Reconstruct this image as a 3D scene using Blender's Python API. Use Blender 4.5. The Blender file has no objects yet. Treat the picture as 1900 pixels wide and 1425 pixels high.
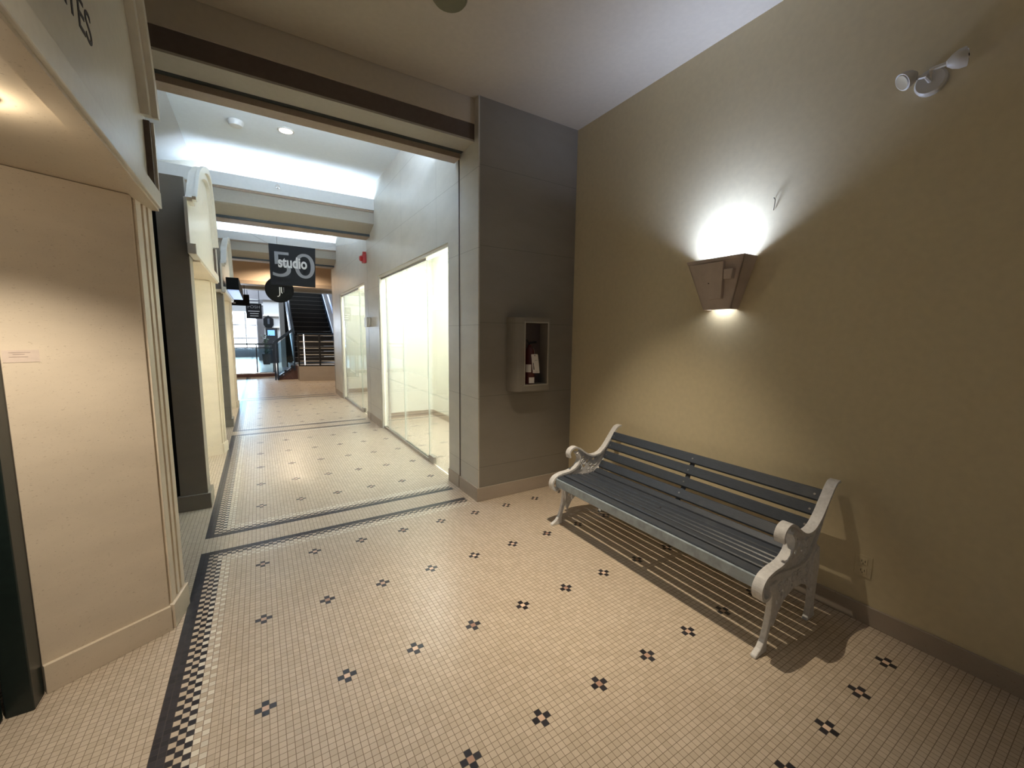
import bpy, bmesh, math, random
from mathutils import Vector, Matrix
random.seed(7)
S = bpy.context.scene
COL = S.collection
PI = math.pi

# ------------------------------------------------------------------ camera, world, exposure
cam_d = bpy.data.cameras.new('camera')
cam_d.sensor_width = 36.0
cam_d.lens = 757.0 / 1900.0 * 36.0
cam_d.clip_start = 0.02
cam_d.clip_end = 200
cam = bpy.data.objects.new('camera', cam_d)
COL.objects.link(cam)
R_ = (0.8507504, -0.52545223, 0.01112228)
U_ = (0.05231328, 0.10571879, 0.99301906)
F_ = (0.52295991, 0.84422953, -0.11742843)
cam.matrix_world = Matrix(((R_[0], U_[0], -F_[0], 0.0), (R_[1], U_[1], -F_[1], 0.0),
                           (R_[2], U_[2], -F_[2], 1.48), (0, 0, 0, 1)))
S.camera = cam
S.view_settings.view_transform = 'Standard'
S.view_settings.look = 'None'
S.view_settings.gamma = 1.0
S.view_settings.exposure = 0.0
S.view_settings.use_curve_mapping = False
S.cycles.diffuse_bounces = 6
S.cycles.max_bounces = 12
S.cycles.transparent_max_bounces = 16
S.cycles.sample_clamp_indirect = 6.0
W = bpy.data.worlds.new('world')
S.world = W
W.use_nodes = True
W.node_tree.nodes['Background'].inputs[0].default_value = (0.55, 0.68, 0.95, 1)
W.node_tree.nodes['Background'].inputs[1].default_value = 0.6

WARM = (1.0, 0.84, 0.62)
COOL = (0.80, 0.88, 1.0)


def light(name, kind, loc, energy, color=(1, 1, 1), rot=(0, 0, 0), parent=None, **kw):
    d = bpy.data.lights.new(name, kind)
    d.energy = energy
    d.color = color
    for k, v in kw.items():
        setattr(d, k, v)
    o = bpy.data.objects.new(name, d)
    o.location = loc
    o.rotation_euler = rot
    COL.objects.link(o)
    if parent:
        o.parent = parent
        o.location = Vector(loc) - parent.location
    return o


# lamps of the place, along with added unseen fill lights
light('vestibule_downlight_beam', 'SPOT', (1.42, 1.72, 3.35), 360, WARM, rot=(math.radians(3.5), math.radians(-5.5), 0), spot_size=math.radians(60), spot_blend=1.0, shadow_soft_size=0.012)
light('vestibule_fill_spot', 'SPOT', (0.0, 0.90, 3.35), 50, WARM, spot_size=math.radians(72), spot_blend=0.9, shadow_soft_size=0.12)  # added fill for the left of the vestibule, no fitting there
light('rear_fill_spot', 'SPOT', (0.2, -1.9, 3.35), 25, WARM, spot_size=math.radians(150), spot_blend=0.9, shadow_soft_size=0.25)  # unseen fill spot added behind the camera
light('rear_cool_fill', 'AREA', (-0.8, -2.9, 1.5), 6, (0.85, 0.92, 1.0), rot=(PI / 2, 0, 0), shape='RECTANGLE', size=3.0, size_y=2.4)  # cool fill panel added at the rear
light('shop_soffit_beam', 'SPOT', (-0.60, 1.68, 2.06), 72, (1.0, 0.87, 0.70), spot_size=math.radians(125), spot_blend=0.6, shadow_soft_size=0.03)
light('shop_soffit_glow', 'POINT', (-0.60, 1.68, 2.04), 2.2, WARM, shadow_soft_size=0.03)
light('second_shop_soffit_beam', 'SPOT', (-0.60, 5.2, 2.07), 32, (1.0, 0.93, 0.82), spot_size=math.radians(130), spot_blend=0.6, shadow_soft_size=0.03)
light('third_shop_soffit_beam', 'SPOT', (-0.60, 8.85, 2.07), 32, (1.0, 0.93, 0.82), spot_size=math.radians(130), spot_blend=0.6, shadow_soft_size=0.03)
light('corridor_downlight_beam', 'SPOT', (0.38, 5.45, 3.69), 35, (1.0, 0.90, 0.78), spot_size=math.radians(110), spot_blend=0.8, shadow_soft_size=0.05)
light('second_corridor_downlight_beam', 'SPOT', (0.38, 9.0, 3.69), 40, (1.0, 0.90, 0.78), spot_size=math.radians(110), spot_blend=0.8, shadow_soft_size=0.05)
light('landing_downlight_beam', 'SPOT', (0.7, 13.2, 3.60), 340, (1.0, 0.80, 0.58), spot_size=math.radians(155), spot_blend=0.5, shadow_soft_size=0.05)
light('showroom_ceiling_panel', 'AREA', (2.15, 5.2, 2.9), 300, (0.96, 1.0, 0.97), shape='RECTANGLE', size=0.6, size_y=2.6)
light('second_showroom_ceiling_panel', 'AREA', (2.15, 9.0, 2.9), 180, (0.97, 1.0, 0.95), shape='RECTANGLE', size=0.6, size_y=2.2)
light('sconce_uplight', 'AREA', (2.555, 1.60, 1.925), 13.0, (0.55, 0.68, 1.0), rot=(PI, 0, 0), shape='RECTANGLE', size=0.08, size_y=0.22, spread=math.radians(130))
light('sconce_downlight', 'AREA', (2.59, 1.60, 1.69), 0.35, (0.86, 0.92, 1.0), shape='RECTANGLE', size=0.05, size_y=0.13)
light('portal_ceiling_fill', 'AREA', (0.5, 3.80, 3.32), 58, (0.62, 0.78, 1.0), rot=(PI * 0.86, 0, 0), shape='RECTANGLE', size=2.1, size_y=0.05)  # hidden fill behind the portal beam, added to brighten the bay ceiling
light('second_ceiling_fill', 'AREA', (0.5, 7.55, 3.36), 32, (0.62, 0.78, 1.0), rot=(PI * 0.86, 0, 0), shape='RECTANGLE', size=2.1, size_y=0.05)  # added out of sight past the first passage beam to lift the ceiling
light('atrium_skylight', 'AREA', (1.5, 21.5, 7.5), 2600, (0.68, 0.82, 1.0), shape='RECTANGLE', size=7, size_y=5)


# ------------------------------------------------------------------ node helpers
def new_mat(name):
    m = bpy.data.materials.new(name)
    m.use_nodes = True
    nt = m.node_tree
    return m, nt, nt.nodes['Principled BSDF']


class NB:
    def __init__(s, nt):
        s.nt = nt

    def val(s, x, sock):
        if isinstance(x, (int, float)):
            sock.default_value = x
        else:
            s.nt.links.new(x, sock)

    def m(s, op, a, b=0.0, c=0.0):
        n = s.nt.nodes.new('ShaderNodeMath')
        n.operation = op
        s.val(a, n.inputs[0])
        s.val(b, n.inputs[1])
        s.val(c, n.inputs[2])
        return n.outputs[0]

    def mix(s, f, a, b):
        n = s.nt.nodes.new('ShaderNodeMix')
        n.data_type = 'RGBA'
        s.val(f, n.inputs[0])
        for x, i in ((a, 6), (b, 7)):
            if isinstance(x, tuple):
                n.inputs[i].default_value = (*x[:3], 1)
            else:
                s.nt.links.new(x, n.inputs[i])
        return n.outputs[2]

    def coord(s):
        n = s.nt.nodes.new('ShaderNodeNewGeometry')
        q = s.nt.nodes.new('ShaderNodeSeparateXYZ')
        s.nt.links.new(n.outputs['Position'], q.inputs[0])
        return n.outputs['Position'], q.outputs[0], q.outputs[1], q.outputs[2]

    def noise(s, vec, scale, detail=2.0, rough=0.5, sx=None):
        if sx:
            mp = s.nt.nodes.new('ShaderNodeMapping')
            mp.inputs['Scale'].default_value = sx
            s.nt.links.new(vec, mp.inputs[0])
            vec = mp.outputs[0]
        n = s.nt.nodes.new('ShaderNodeTexNoise')
        n.inputs['Scale'].default_value = scale
        n.inputs['Detail'].default_value = detail
        n.inputs['Roughness'].default_value = rough
        s.nt.links.new(vec, n.inputs['Vector'])
        return n.outputs[0]

    def ramp(s, f, lo, hi):
        n = s.nt.nodes.new('ShaderNodeMapRange')
        s.val(f, n.inputs[0])
        n.inputs[1].default_value = lo
        n.inputs[2].default_value = hi
        return n.outputs[0]

    def bump(s, h, bsdf, strength=0.2, dist=0.002):
        n = s.nt.nodes.new('ShaderNodeBump')
        n.inputs['Strength'].default_value = strength
        n.inputs['Distance'].default_value = dist
        s.nt.links.new(h, n.inputs['Height'])
        s.nt.links.new(n.outputs[0], bsdf.inputs['Normal'])


def plain(name, col, rough=0.5, metal=0.0, var=0.06, scale=30, spec=0.5, bump=0.0, coat=0.0):
    m, nt, b = new_mat(name)
    n = NB(nt)
    P, x, y, z = n.coord()
    f = n.noise(P, scale, 4)
    a = tuple(min(1, c * (1 + var)) for c in col)
    d = tuple(c * (1 - var) for c in col)
    nt.links.new(n.mix(n.ramp(f, 0.3, 0.7), d, a), b.inputs['Base Color'])
    b.inputs['Roughness'].default_value = rough
    b.inputs['Metallic'].default_value = metal
    b.inputs['Specular IOR Level'].default_value = spec
    b.inputs['Coat Weight'].default_value = coat
    if bump:
        n.bump(n.noise(P, scale * 6, 3), b, bump, 0.003)
    return m


def stone(name, col, dark, rough=0.35, joints=None, axis='y', spec=0.4, fleck=0.75):
    """limestone / composite panel with small flecks and optional joints (z0, dz, h0, dh)"""
    m, nt, b = new_mat(name)
    n = NB(nt)
    P, x, y, z = n.coord()
    cl = n.noise(P, 3.0, 5, 0.6, (1, 1, 2.5))
    base = n.mix(n.ramp(cl, 0.3, 0.7), tuple(c * 0.94 for c in col), tuple(min(1, c * 1.05) for c in col))
    fl = n.noise(P, 90, 3, 0.6, (1, 1, 2.6))
    fm = n.m('MULTIPLY', n.ramp(fl, 0.64, 0.70), fleck)
    c = n.mix(fm, base, dark)
    if joints:
        z0, dz, h0, dh, w = joints
        h = y if axis == 'y' else x
        mz = n.m('LESS_THAN', n.m('ABSOLUTE', n.m('WRAP', n.m('SUBTRACT', z, z0), dz / 2, -dz / 2)), w)
        mh = n.m('LESS_THAN', n.m('ABSOLUTE', n.m('WRAP', n.m('SUBTRACT', h, h0), dh / 2, -dh / 2)), w)
        j = n.m('MAXIMUM', mz, mh)
        c = n.mix(n.m('MULTIPLY', j, 0.5), c, tuple(k * 0.5 for k in dark))
    nt.links.new(c, b.inputs['Base Color'])
    b.inputs['Roughness'].default_value = rough
    b.inputs['Specular IOR Level'].default_value = spec
    return m


def emit(name, col, strength):
    m, nt, b = new_mat(name)
    b.inputs['Base Color'].default_value = (*col, 1)
    b.inputs['Emission Color'].default_value = (*col, 1)
    b.inputs['Emission Strength'].default_value = strength
    return m


def glass(name, tint=(0.97, 1.0, 0.98), refl=1.0):
    m = bpy.data.materials.new(name)
    m.use_nodes = True
    nt = m.node_tree
    nt.nodes.remove(nt.nodes['Principled BSDF'])
    out = nt.nodes['Material Output']
    t = nt.nodes.new('ShaderNodeBsdfTransparent')
    t.inputs[0].default_value = (*tint, 1)
    g = nt.nodes.new('ShaderNodeBsdfGlossy')
    g.inputs['Roughness'].default_value = 0.01
    fr = nt.nodes.new('ShaderNodeFresnel')
    fr.inputs[0].default_value = 1.45
    ml = nt.nodes.new('ShaderNodeMath')
    ml.operation = 'MULTIPLY'
    ml.inputs[1].default_value = refl
    mx = nt.nodes.new('ShaderNodeMixShader')
    nt.links.new(fr.outputs[0], ml.inputs[0])
    nt.links.new(ml.outputs[0], mx.inputs[0])
    nt.links.new(t.outputs[0], mx.inputs[1])
    nt.links.new(g.outputs[0], mx.inputs[2])
    nt.links.new(mx.outputs[0], out.inputs[0])
    return m


def floor_material():
    m, nt, b = new_mat('mosaic_floor_tiles')
    n = NB(nt)
    P, x, y, z = n.coord()
    TX, TY = 0.025425, 0.02496
    M = n.m
    # which mosaic field along the passage
    s1 = M('GREATER_THAN', y, 3.40)
    s2 = M('GREATER_THAN', y, 7.17)
    s3 = M('GREATER_THAN', y, 10.72)
    yo = M('ADD', M('MULTIPLY', s1, 3.992 - 1.1469), 1.1469)
    yo = M('ADD', yo, M('MULTIPLY', s2, 7.629 - 3.992))
    yo = M('ADD', yo, M('MULTIPLY', s3, 3.6))
    left = M('LESS_THAN', x, -0.2062)
    fxm = M('ADD', M('DIVIDE', M('ADD', x, 0.0523), TX), 0.5)
    fxl = M('DIVIDE', M('ADD', x, 0.4022), 0.0245)
    fx = M('ADD', fxm, M('MULTIPLY', left, M('SUBTRACT', fxl, fxm)))
    fy = M('ADD', M('DIVIDE', M('SUBTRACT', y, yo), TY), 0.5)
    ix, iy = M('FLOOR', fx), M('FLOOR', fy)
    ux, uy = M('SUBTRACT', fx, ix), M('SUBTRACT', fy, iy)
    cx = M('ABSOLUTE', M('WRAP', ix, 6, -6))
    cy = M('ABSOLUTE', M('WRAP', iy, 12, -12))
    cd = M('ADD', cx, cy)
    # section boundaries
    B = (3.29, 3.52, 7.04, 7.30, 10.60, 10.85)
    d = None
    for v in B:
        e = M('ABSOLUTE', M('SUBTRACT', y, v))
        d = e if d is None else M('MINIMUM', d, e)
    gap = None
    for lo, hi in ((3.29, 3.52), (7.04, 7.30), (10.60, 10.85)):
        g = M('MULTIPLY', M('GREATER_THAN', y, lo), M('LESS_THAN', y, hi))
        gap = g if gap is None else M('MAXIMUM', gap, g)
    inside = M('MULTIPLY', M('GREATER_THAN', x, -0.4022), M('SUBTRACT', 1.0, gap))
    zone = M('MULTIPLY', inside, M('LESS_THAN', x, 1.53))
    r = M('FLOOR', M('DIVIDE', d, TY))
    kl = M('ADD', M('MULTIPLY', left, ix), M('MULTIPLY', M('SUBTRACT', 1.0, left), 50.0))
    rr = M('MINIMUM', r, kl)                       # ring number counted from the outside edge
    par = M('MODULO', M('ABSOLUTE', M('ADD', ix, iy)), 2.0)
    par = M('GREATER_THAN', par, 0.5)
    black = M('LESS_THAN', rr, 1.5)
    chk = M('MULTIPLY', M('GREATER_THAN', rr, 1.5), M('LESS_THAN', rr, 4.5))
    chk_t = M('MULTIPLY', M('GREATER_THAN', rr, 1.5), M('LESS_THAN', rr, 3.5))
    useleft = M('LESS_THAN', kl, r)
    chk = M('ADD', M('MULTIPLY', useleft, chk), M('MULTIPLY', M('SUBTRACT', 1.0, useleft), chk_t))
    dark = M('MAXIMUM', black, M('MULTIPLY', chk, par))
    light_t = M('MULTIPLY', M('MULTIPLY', M('GREATER_THAN', rr, 3.5), M('LESS_THAN', rr, 6.5)), M('SUBTRACT', 1.0, par))
    dark = M('MULTIPLY', dark, zone)
    light_t = M('MULTIPLY', M('MULTIPLY', light_t, zone), M('SUBTRACT', 1.0, dark))
    field = M('MULTIPLY', M('GREATER_THAN', rr, 6.5), inside)
    cross = M('MULTIPLY', M('LESS_THAN', M('ABSOLUTE', M('SUBTRACT', cd, 1.0)), 0.4), field)
    cen = M('MULTIPLY', M('LESS_THAN', cd, 0.4), field)
    # colours
    cv = nt.nodes.new('ShaderNodeCombineXYZ')
    nt.links.new(ix, cv.inputs[0])
    nt.links.new(iy, cv.inputs[1])
    wn = nt.nodes.new('ShaderNodeTexWhiteNoise')
    wn.noise_dimensions = '2D'
    nt.links.new(cv.outputs[0], wn.inputs['Vector'])
    wv = wn.outputs['Value']
    base = n.mix(wv, (0.50, 0.415, 0.315), (0.60, 0.505, 0.40))
    stain = n.noise(P, 1.6, 4, 0.6)
    base = n.mix(M('MULTIPLY', n.ramp(stain, 0.45, 0.75), 0.35), base, (0.42, 0.33, 0.25))
    c = n.mix(M('MULTIPLY', light_t, 0.8), base, n.mix(wv, (0.66, 0.62, 0.54), (0.86, 0.82, 0.72)))
    c = n.mix(cen, c, n.mix(wv, (0.30, 0.15, 0.11), (0.80, 0.60, 0.46)))
    c = n.mix(M('MAXIMUM', dark, cross), c, n.mix(wv, (0.018, 0.017, 0.022), (0.035, 0.033, 0.04)))
    gx = M('GREATER_THAN', M('ABSOLUTE', M('SUBTRACT', ux, 0.5)), 0.455)
    gy = M('GREATER_THAN', M('ABSOLUTE', M('SUBTRACT', uy, 0.5)), 0.455)
    gr = M('MAXIMUM', gx, gy)
    c = n.mix(gr, c, n.mix(M('MAXIMUM', dark, cross), (0.23, 0.175, 0.125), (0.07, 0.06, 0.055)))
    nt.links.new(c, b.inputs['Base Color'])
    nt.links.new(M('ADD', 0.30, M('MULTIPLY', gr, 0.4)), b.inputs['Roughness'])
    b.inputs['Specular IOR Level'].default_value = 0.45
    n.bump(M('SUBTRACT', 1.0, gr), b, 0.25, 0.001)
    return m


MAT = dict(
    floor=floor_material(),
    paint=plain('khaki_wall_paint', (0.68, 0.59, 0.395), 0.6, var=0.03, bump=0.05),
    ceil=plain('ceiling_paint', (0.52, 0.465, 0.38), 0.6, var=0.03, spec=0.4, bump=0.05),
    bayceil=plain('corridor_ceiling_paint', (0.72, 0.77, 0.80), 0.7, var=0.02),
    panel=stone('limestone_wall_panels', (0.60, 0.575, 0.52), (0.36, 0.33, 0.28), 0.38, (0.29, 0.64, 4.08, 1.19, 0.0022), 'y'),
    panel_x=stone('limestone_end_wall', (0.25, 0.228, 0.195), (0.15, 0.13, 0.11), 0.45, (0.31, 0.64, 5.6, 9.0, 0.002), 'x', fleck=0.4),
    base=stone('stone_skirting', (0.40, 0.34, 0.28), (0.24, 0.18, 0.14), 0.4),
    trav=stone('travertine_shopfront', (0.70, 0.605, 0.48), (0.38, 0.29, 0.20), 0.35, fleck=0.65),
    white=plain('ivory_shopfront_paint', (0.70, 0.67, 0.60), 0.35, var=0.03, spec=0.5),
    beam=plain('beam_beige_paint', (0.40, 0.37, 0.31), 0.6, var=0.03),
    lip=plain('cove_lip_paint', (0.70, 0.71, 0.70), 0.6, var=0.02),
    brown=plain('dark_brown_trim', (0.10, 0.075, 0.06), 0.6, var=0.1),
    tan=plain('tan_trim', (0.36, 0.28, 0.21), 0.55, var=0.05),
    teal=plain('dark_grille_track', (0.035, 0.045, 0.045), 0.5, var=0.1),
    pillar=stone('dark_pillar_stone', (0.24, 0.21, 0.17), (0.14, 0.12, 0.09), 0.5, fleck=0.4),
    dkgreen=plain('dark_green_door_paint', (0.012, 0.022, 0.020), 0.35, var=0.15),
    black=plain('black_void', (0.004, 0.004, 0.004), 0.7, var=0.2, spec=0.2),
    showwall=plain('showroom_white_wall', (0.82, 0.82, 0.74), 0.6, var=0.02),
    iron=plain('white_painted_iron', (0.66, 0.655, 0.66), 0.45, var=0.12, scale=60, bump=0.3),
    slat=None,
    metal=plain('brushed_metal', (0.42, 0.40, 0.38), 0.35, 1.0, var=0.08),
    chrome=plain('bright_chrome', (0.8, 0.8, 0.82), 0.12, 1.0, var=0.02),
    sconce=plain('plaster_sconce', (0.54, 0.45, 0.39), 0.65, var=0.08, scale=12, bump=0.15),
    plastic=plain('off_white_plastic', (0.62, 0.60, 0.55), 0.4, var=0.03),
    red=plain('red_alarm_plastic', (0.45, 0.02, 0.02), 0.35, var=0.08),
    redx=plain('dark_red_enamel', (0.075, 0.008, 0.008), 0.4, var=0.08),
    paper=plain('pale_paper', (0.75, 0.70, 0.66), 0.7, var=0.03),
    ink=plain('dark_ink', (0.03, 0.025, 0.025), 0.6, var=0.1),
    signblack=plain('charcoal_sign_board', (0.006, 0.006, 0.008), 0.75, var=0.08),
    signgrey=plain('grey_sign_numerals', (0.30, 0.30, 0.31), 0.5, var=0.04),
    signwhite=plain('white_sign_lettering', (0.80, 0.80, 0.80), 0.5, var=0.02),
    steel=plain('navy_painted_steel', (0.018, 0.032, 0.055), 0.4, var=0.08, spec=0.3),
    maroon=plain('maroon_stair_timber', (0.09, 0.045, 0.04), 0.4, var=0.15),
    tread=plain('black_rubber_tread', (0.008, 0.007, 0.007), 0.6, var=0.2),
    nosing=plain('pale_stair_nosing', (0.16, 0.15, 0.145), 0.4, var=0.05),
    railpale=plain('pale_rail_metal', (0.40, 0.37, 0.33), 0.4, var=0.05),
    atrium=plain('dim_atrium_wall', (0.16, 0.15, 0.15), 0.6, var=0.2, scale=1.2),
    atrium_light=plain('atrium_cream_column', (0.42, 0.41, 0.39), 0.6, var=0.05),
    bracket=plain('grey_iron_bracket', (0.05, 0.055, 0.065), 0.4, var=0.1),
    cove=emit('cove_tube_light', (0.66, 0.81, 1.0), 85.0),
    lamp=emit('downlight_glow', (1.0, 0.95, 0.88), 6.0),
    warmlamp=emit('warm_downlight_glow', (1.0, 0.86, 0.62), 3.0),
    dayglow=emit('daylight_window_glow', (0.72, 0.86, 1.0), 14.0),
    bluescreen=emit('blue_screen_glow', (0.16, 0.36, 0.75), 0.9),
    paleglow=emit('pale_blue_glow', (0.42, 0.58, 0.95), 0.7),
    glass=glass('clear_shop_glass', (0.975, 0.99, 0.98), 0.8),
    glass_edge=plain('green_glass_edge', (0.50, 0.54, 0.52), 0.2, var=0.03),
    railglass=glass('tinted_guardrail_glass', (0.62, 0.74, 0.80), 1.0),
)


def slat_material():
    m, nt, b = new_mat('slate_blue_painted_slats')
    n = NB(nt)
    P, x, y, z = n.coord()
    g = n.noise(P, 60, 5, 0.6, (8, 0.5, 8))
    w = n.noise(P, 5, 4, 0.6)
    c = n.mix(n.ramp(g, 0.3, 0.75), (0.030, 0.037, 0.050), (0.062, 0.073, 0.092))
    c = n.mix(n.m('MULTIPLY', n.ramp(w, 0.6, 0.8), 0.35), c, (0.13, 0.14, 0.15))
    nt.links.new(c, b.inputs['Base Color'])
    b.inputs['Roughness'].default_value = 0.38
    n.bump(g, b, 0.25, 0.001)
    return m


MAT['slat'] = slat_material()
MAT['slatfront'] = plain('worn_pale_blue_rail_paint', (0.27, 0.32, 0.36), 0.4, var=0.2, scale=25)


# ------------------------------------------------------------------ mesh helpers
def link(name, me, mat=None, parent=None, loc=None):
    o = bpy.data.objects.new(name, me)
    COL.objects.link(o)
    if mat is not None:
        me.materials.append(MAT[mat] if isinstance(mat, str) else mat)
    if parent is not None:
        o.parent = parent
        # geometry is written in world space; shift it into the parent's frame
        me.transform(Matrix.Translation(-root_loc(parent)))
    return o


def root_loc(o):
    v = Vector(o.location)
    while o.parent:
        o = o.parent
        v += Vector(o.location)
    return v


def thing(name, label, cat, loc, group=None):
    o = bpy.data.objects.new(name, None)
    o.location = loc
    o.empty_display_size = 0.1
    COL.objects.link(o)
    o['label'] = label
    o['category'] = cat
    if group:
        o['group'] = group
    return o


def tag(o, label, cat, group=None):
    o['label'] = label
    o['category'] = cat
    if group:
        o['group'] = group
    return o


def struct_root(name, loc=(0, 0, 0)):
    o = bpy.data.objects.new(name, None)
    o.location = loc
    COL.objects.link(o)
    o['kind'] = 'structure'
    return o


class MB:
    def __init__(s):
        s.bm = bmesh.new()

    def box(s, x0, x1, y0, y1, z0, z1):
        vs = [s.bm.verts.new((x, y, z)) for z in (z0, z1) for x, y in ((x0, y0), (x1, y0), (x1, y1), (x0, y1))]
        for f in ((0, 3, 2, 1), (4, 5, 6, 7), (0, 1, 5, 4), (1, 2, 6, 5), (2, 3, 7, 6), (3, 0, 4, 7)):
            s.bm.faces.new([vs[i] for i in f])
        return s

    def prism(s, pts, axis, a, b):
        """pts 2D polygon; axis 'x': pts=(y,z); 'y': pts=(x,z); 'z': pts=(x,y); between a and b"""
        def p(u, v, w):
            return {'x': (w, u, v), 'y': (u, w, v), 'z': (u, v, w)}[axis]
        A = [s.bm.verts.new(p(u, v, a)) for u, v in pts]
        B = [s.bm.verts.new(p(u, v, b)) for u, v in pts]
        n = len(pts)
        s.bm.faces.new(A)
        s.bm.faces.new(B[::-1])
        for i in range(n):
            s.bm.faces.new([A[(i + 1) % n], A[i], B[i], B[(i + 1) % n]])
        return s

    def hull(s, bot, top):
        A = [s.bm.verts.new(v) for v in bot]
        B = [s.bm.verts.new(v) for v in top]
        n = len(A)
        s.bm.faces.new(A)
        s.bm.faces.new(B[::-1])
        for i in range(n):
            s.bm.faces.new([A[(i + 1) % n], A[i], B[i], B[(i + 1) % n]])
        return s

    def tube(s, pts, r, seg=8, flat=None):
        """tube along points; r number or list; flat=(direction, factor) squashes along a direction"""
        pts = [Vector(p) for p in pts]
        n = len(pts)
        rs = r if isinstance(r, (list, tuple)) else [r] * n
        rings = []
        up = None
        for i, p in enumerate(pts):
            t = (pts[min(i + 1, n - 1)] - pts[max(i - 1, 0)]).normalized()
            if up is None:
                up = t.orthogonal().normalized()
            up = (up - t * up.dot(t)).normalized()
            sd = t.cross(up)
            ring = []
            for k in range(seg):
                a = 2 * PI * k / seg
                o = (up * math.cos(a) + sd * math.sin(a)) * rs[i]
                ring.append(s.bm.verts.new(p + o))
            rings.append(ring)
        for i in range(n - 1):
            for k in range(seg):
                s.bm.faces.new([rings[i][k], rings[i][(k + 1) % seg], rings[i + 1][(k + 1) % seg], rings[i + 1][k]])
        s.bm.faces.new(rings[0][::-1])
        s.bm.faces.new(rings[-1])
        return s

    def ribbon(s, pts, th, y0, y1):
        """band of thickness th following (x,z) points, extruded in y"""
        n = len(pts)
        P = [Vector((p[0], 0, p[1])) for p in pts]
        L, Rr = [], []
        for i in range(n):
            t = (P[min(i + 1, n - 1)] - P[max(i - 1, 0)]).normalized()
            nn = Vector((-t.z, 0, t.x)) * th / 2
            L.append(P[i] + nn)
            Rr.append(P[i] - nn)
        for i in range(n - 1):
            q = [L[i], L[i + 1], Rr[i + 1], Rr[i]]
            A = [s.bm.verts.new((v.x, y0, v.z)) for v in q]
            B = [s.bm.verts.new((v.x, y1, v.z)) for v in q]
            s.bm.faces.new(A)
            s.bm.faces.new(B[::-1])
            for k in range(4):
                s.bm.faces.new([A[(k + 1) % 4], A[k], B[k], B[(k + 1) % 4]])
        return s

    def lathe(s, prof, c, axis='z', seg=24):
        """prof list of (r, h)"""
        rings = []
        for r, h in prof:
            ring = []
            for k in range(seg):
                a = 2 * PI * k / seg
                u, v = r * math.cos(a), r * math.sin(a)
                p = {'z': (u, v, h), 'y': (u, h, v), 'x': (h, u, v)}[axis]
                ring.append(s.bm.verts.new((c[0] + p[0], c[1] + p[1], c[2] + p[2])))
            rings.append(ring)
        for i in range(len(prof) - 1):
            for k in range(seg):
                s.bm.faces.new([rings[i][k], rings[i][(k + 1) % seg], rings[i + 1][(k + 1) % seg], rings[i + 1][k]])
        s.bm.faces.new(rings[0][::-1])
        s.bm.faces.new(rings[-1])
        return s

    def build(s, name, mat, parent=None, smooth=False, bevel=0.0):
        bmesh.ops.remove_doubles(s.bm, verts=s.bm.verts, dist=1e-6) if smooth else None
        bmesh.ops.recalc_face_normals(s.bm, faces=s.bm.faces)
        me = bpy.data.meshes.new(name)
        s.bm.to_mesh(me)
        s.bm.free()
        o = link(name, me, mat, parent)
        if smooth:
            for p in me.polygons:
                p.use_smooth = True
            me.set_sharp_from_angle(angle=math.radians(40))
        if bevel:
            b = o.modifiers.new('bevel', 'BEVEL')
            b.width = bevel
            b.segments = 2
            b.limit_method = 'ANGLE'
        return o


def box(name, mat, x0, x1, y0, y1, z0, z1, parent=None, bevel=0.0):
    return MB().box(min(x0, x1), max(x0, x1), min(y0, y1), max(y0, y1), min(z0, z1), max(z0, z1)).build(name, mat, parent, bevel=bevel)


def st(o):
    o['kind'] = 'structure'
    return o


def spline(pts, n=8):
    """Catmull-Rom through 2D/3D points"""
    P = [Vector(p) if len(p) == 3 else Vector((p[0], p[1], 0)) for p in pts]
    P = [P[0] * 2 - P[1]] + P + [P[-1] * 2 - P[-2]]
    out = []
    for i in range(1, len(P) - 2):
        for k in range(n):
            t = k / n
            a, b, c, d = P[i - 1], P[i], P[i + 1], P[i + 2]
            out.append(0.5 * ((2 * b) + (c - a) * t + (2 * a - 5 * b + 4 * c - d) * t * t + (3 * b - a - 3 * c + d) * t ** 3))
    out.append(P[-2])
    if len(pts[0]) == 2:
        return [(v.x, v.y) for v in out]
    return out


def text_mesh(name, txt, size, mat, M4, parent=None, depth=0.002, sx=1.0, bold=0.0, space=1.0):
    cu = bpy.data.curves.new(name, 'FONT')
    cu.body = txt
    cu.size = size
    cu.extrude = depth
    cu.offset = bold
    cu.space_character = space
    cu.align_x = 'CENTER'
    cu.align_y = 'CENTER'
    o = bpy.data.objects.new(name + '_src', cu)
    COL.objects.link(o)
    bpy.context.view_layer.update()
    me = bpy.data.meshes.new_from_object(o.evaluated_get(bpy.context.evaluated_depsgraph_get()))
    bpy.data.objects.remove(o)
    me.materials.clear()
    me.transform(M4 @ Matrix.Diagonal((sx, 1, 1, 1)))
    me.name = name
    return link(name, me, mat, parent)


def plate_with_holes(outline, holes, th):
    """flat plate (x,z) outline with holes; returns mesh centred at y=0"""
    cu = bpy.data.curves.new('plate', 'CURVE')
    cu.dimensions = '2D'
    cu.fill_mode = 'BOTH'
    cu.extrude = th / 2
    for pts in [outline] + holes:
        sp = cu.splines.new('POLY')
        sp.points.add(len(pts) - 1)
        for i, p in enumerate(pts):
            sp.points[i].co = (p[0], p[1], 0, 1)
        sp.use_cyclic_u = True
    o = bpy.data.objects.new('plate_src', cu)
    COL.objects.link(o)
    bpy.context.view_layer.update()
    me = bpy.data.meshes.new_from_object(o.evaluated_get(bpy.context.evaluated_depsgraph_get()))
    bpy.data.objects.remove(o)
    me.transform(Matrix(((1, 0, 0, 0), (0, 0, -1, 0), (0, 1, 0, 0), (0, 0, 0, 1))))
    return me


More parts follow.
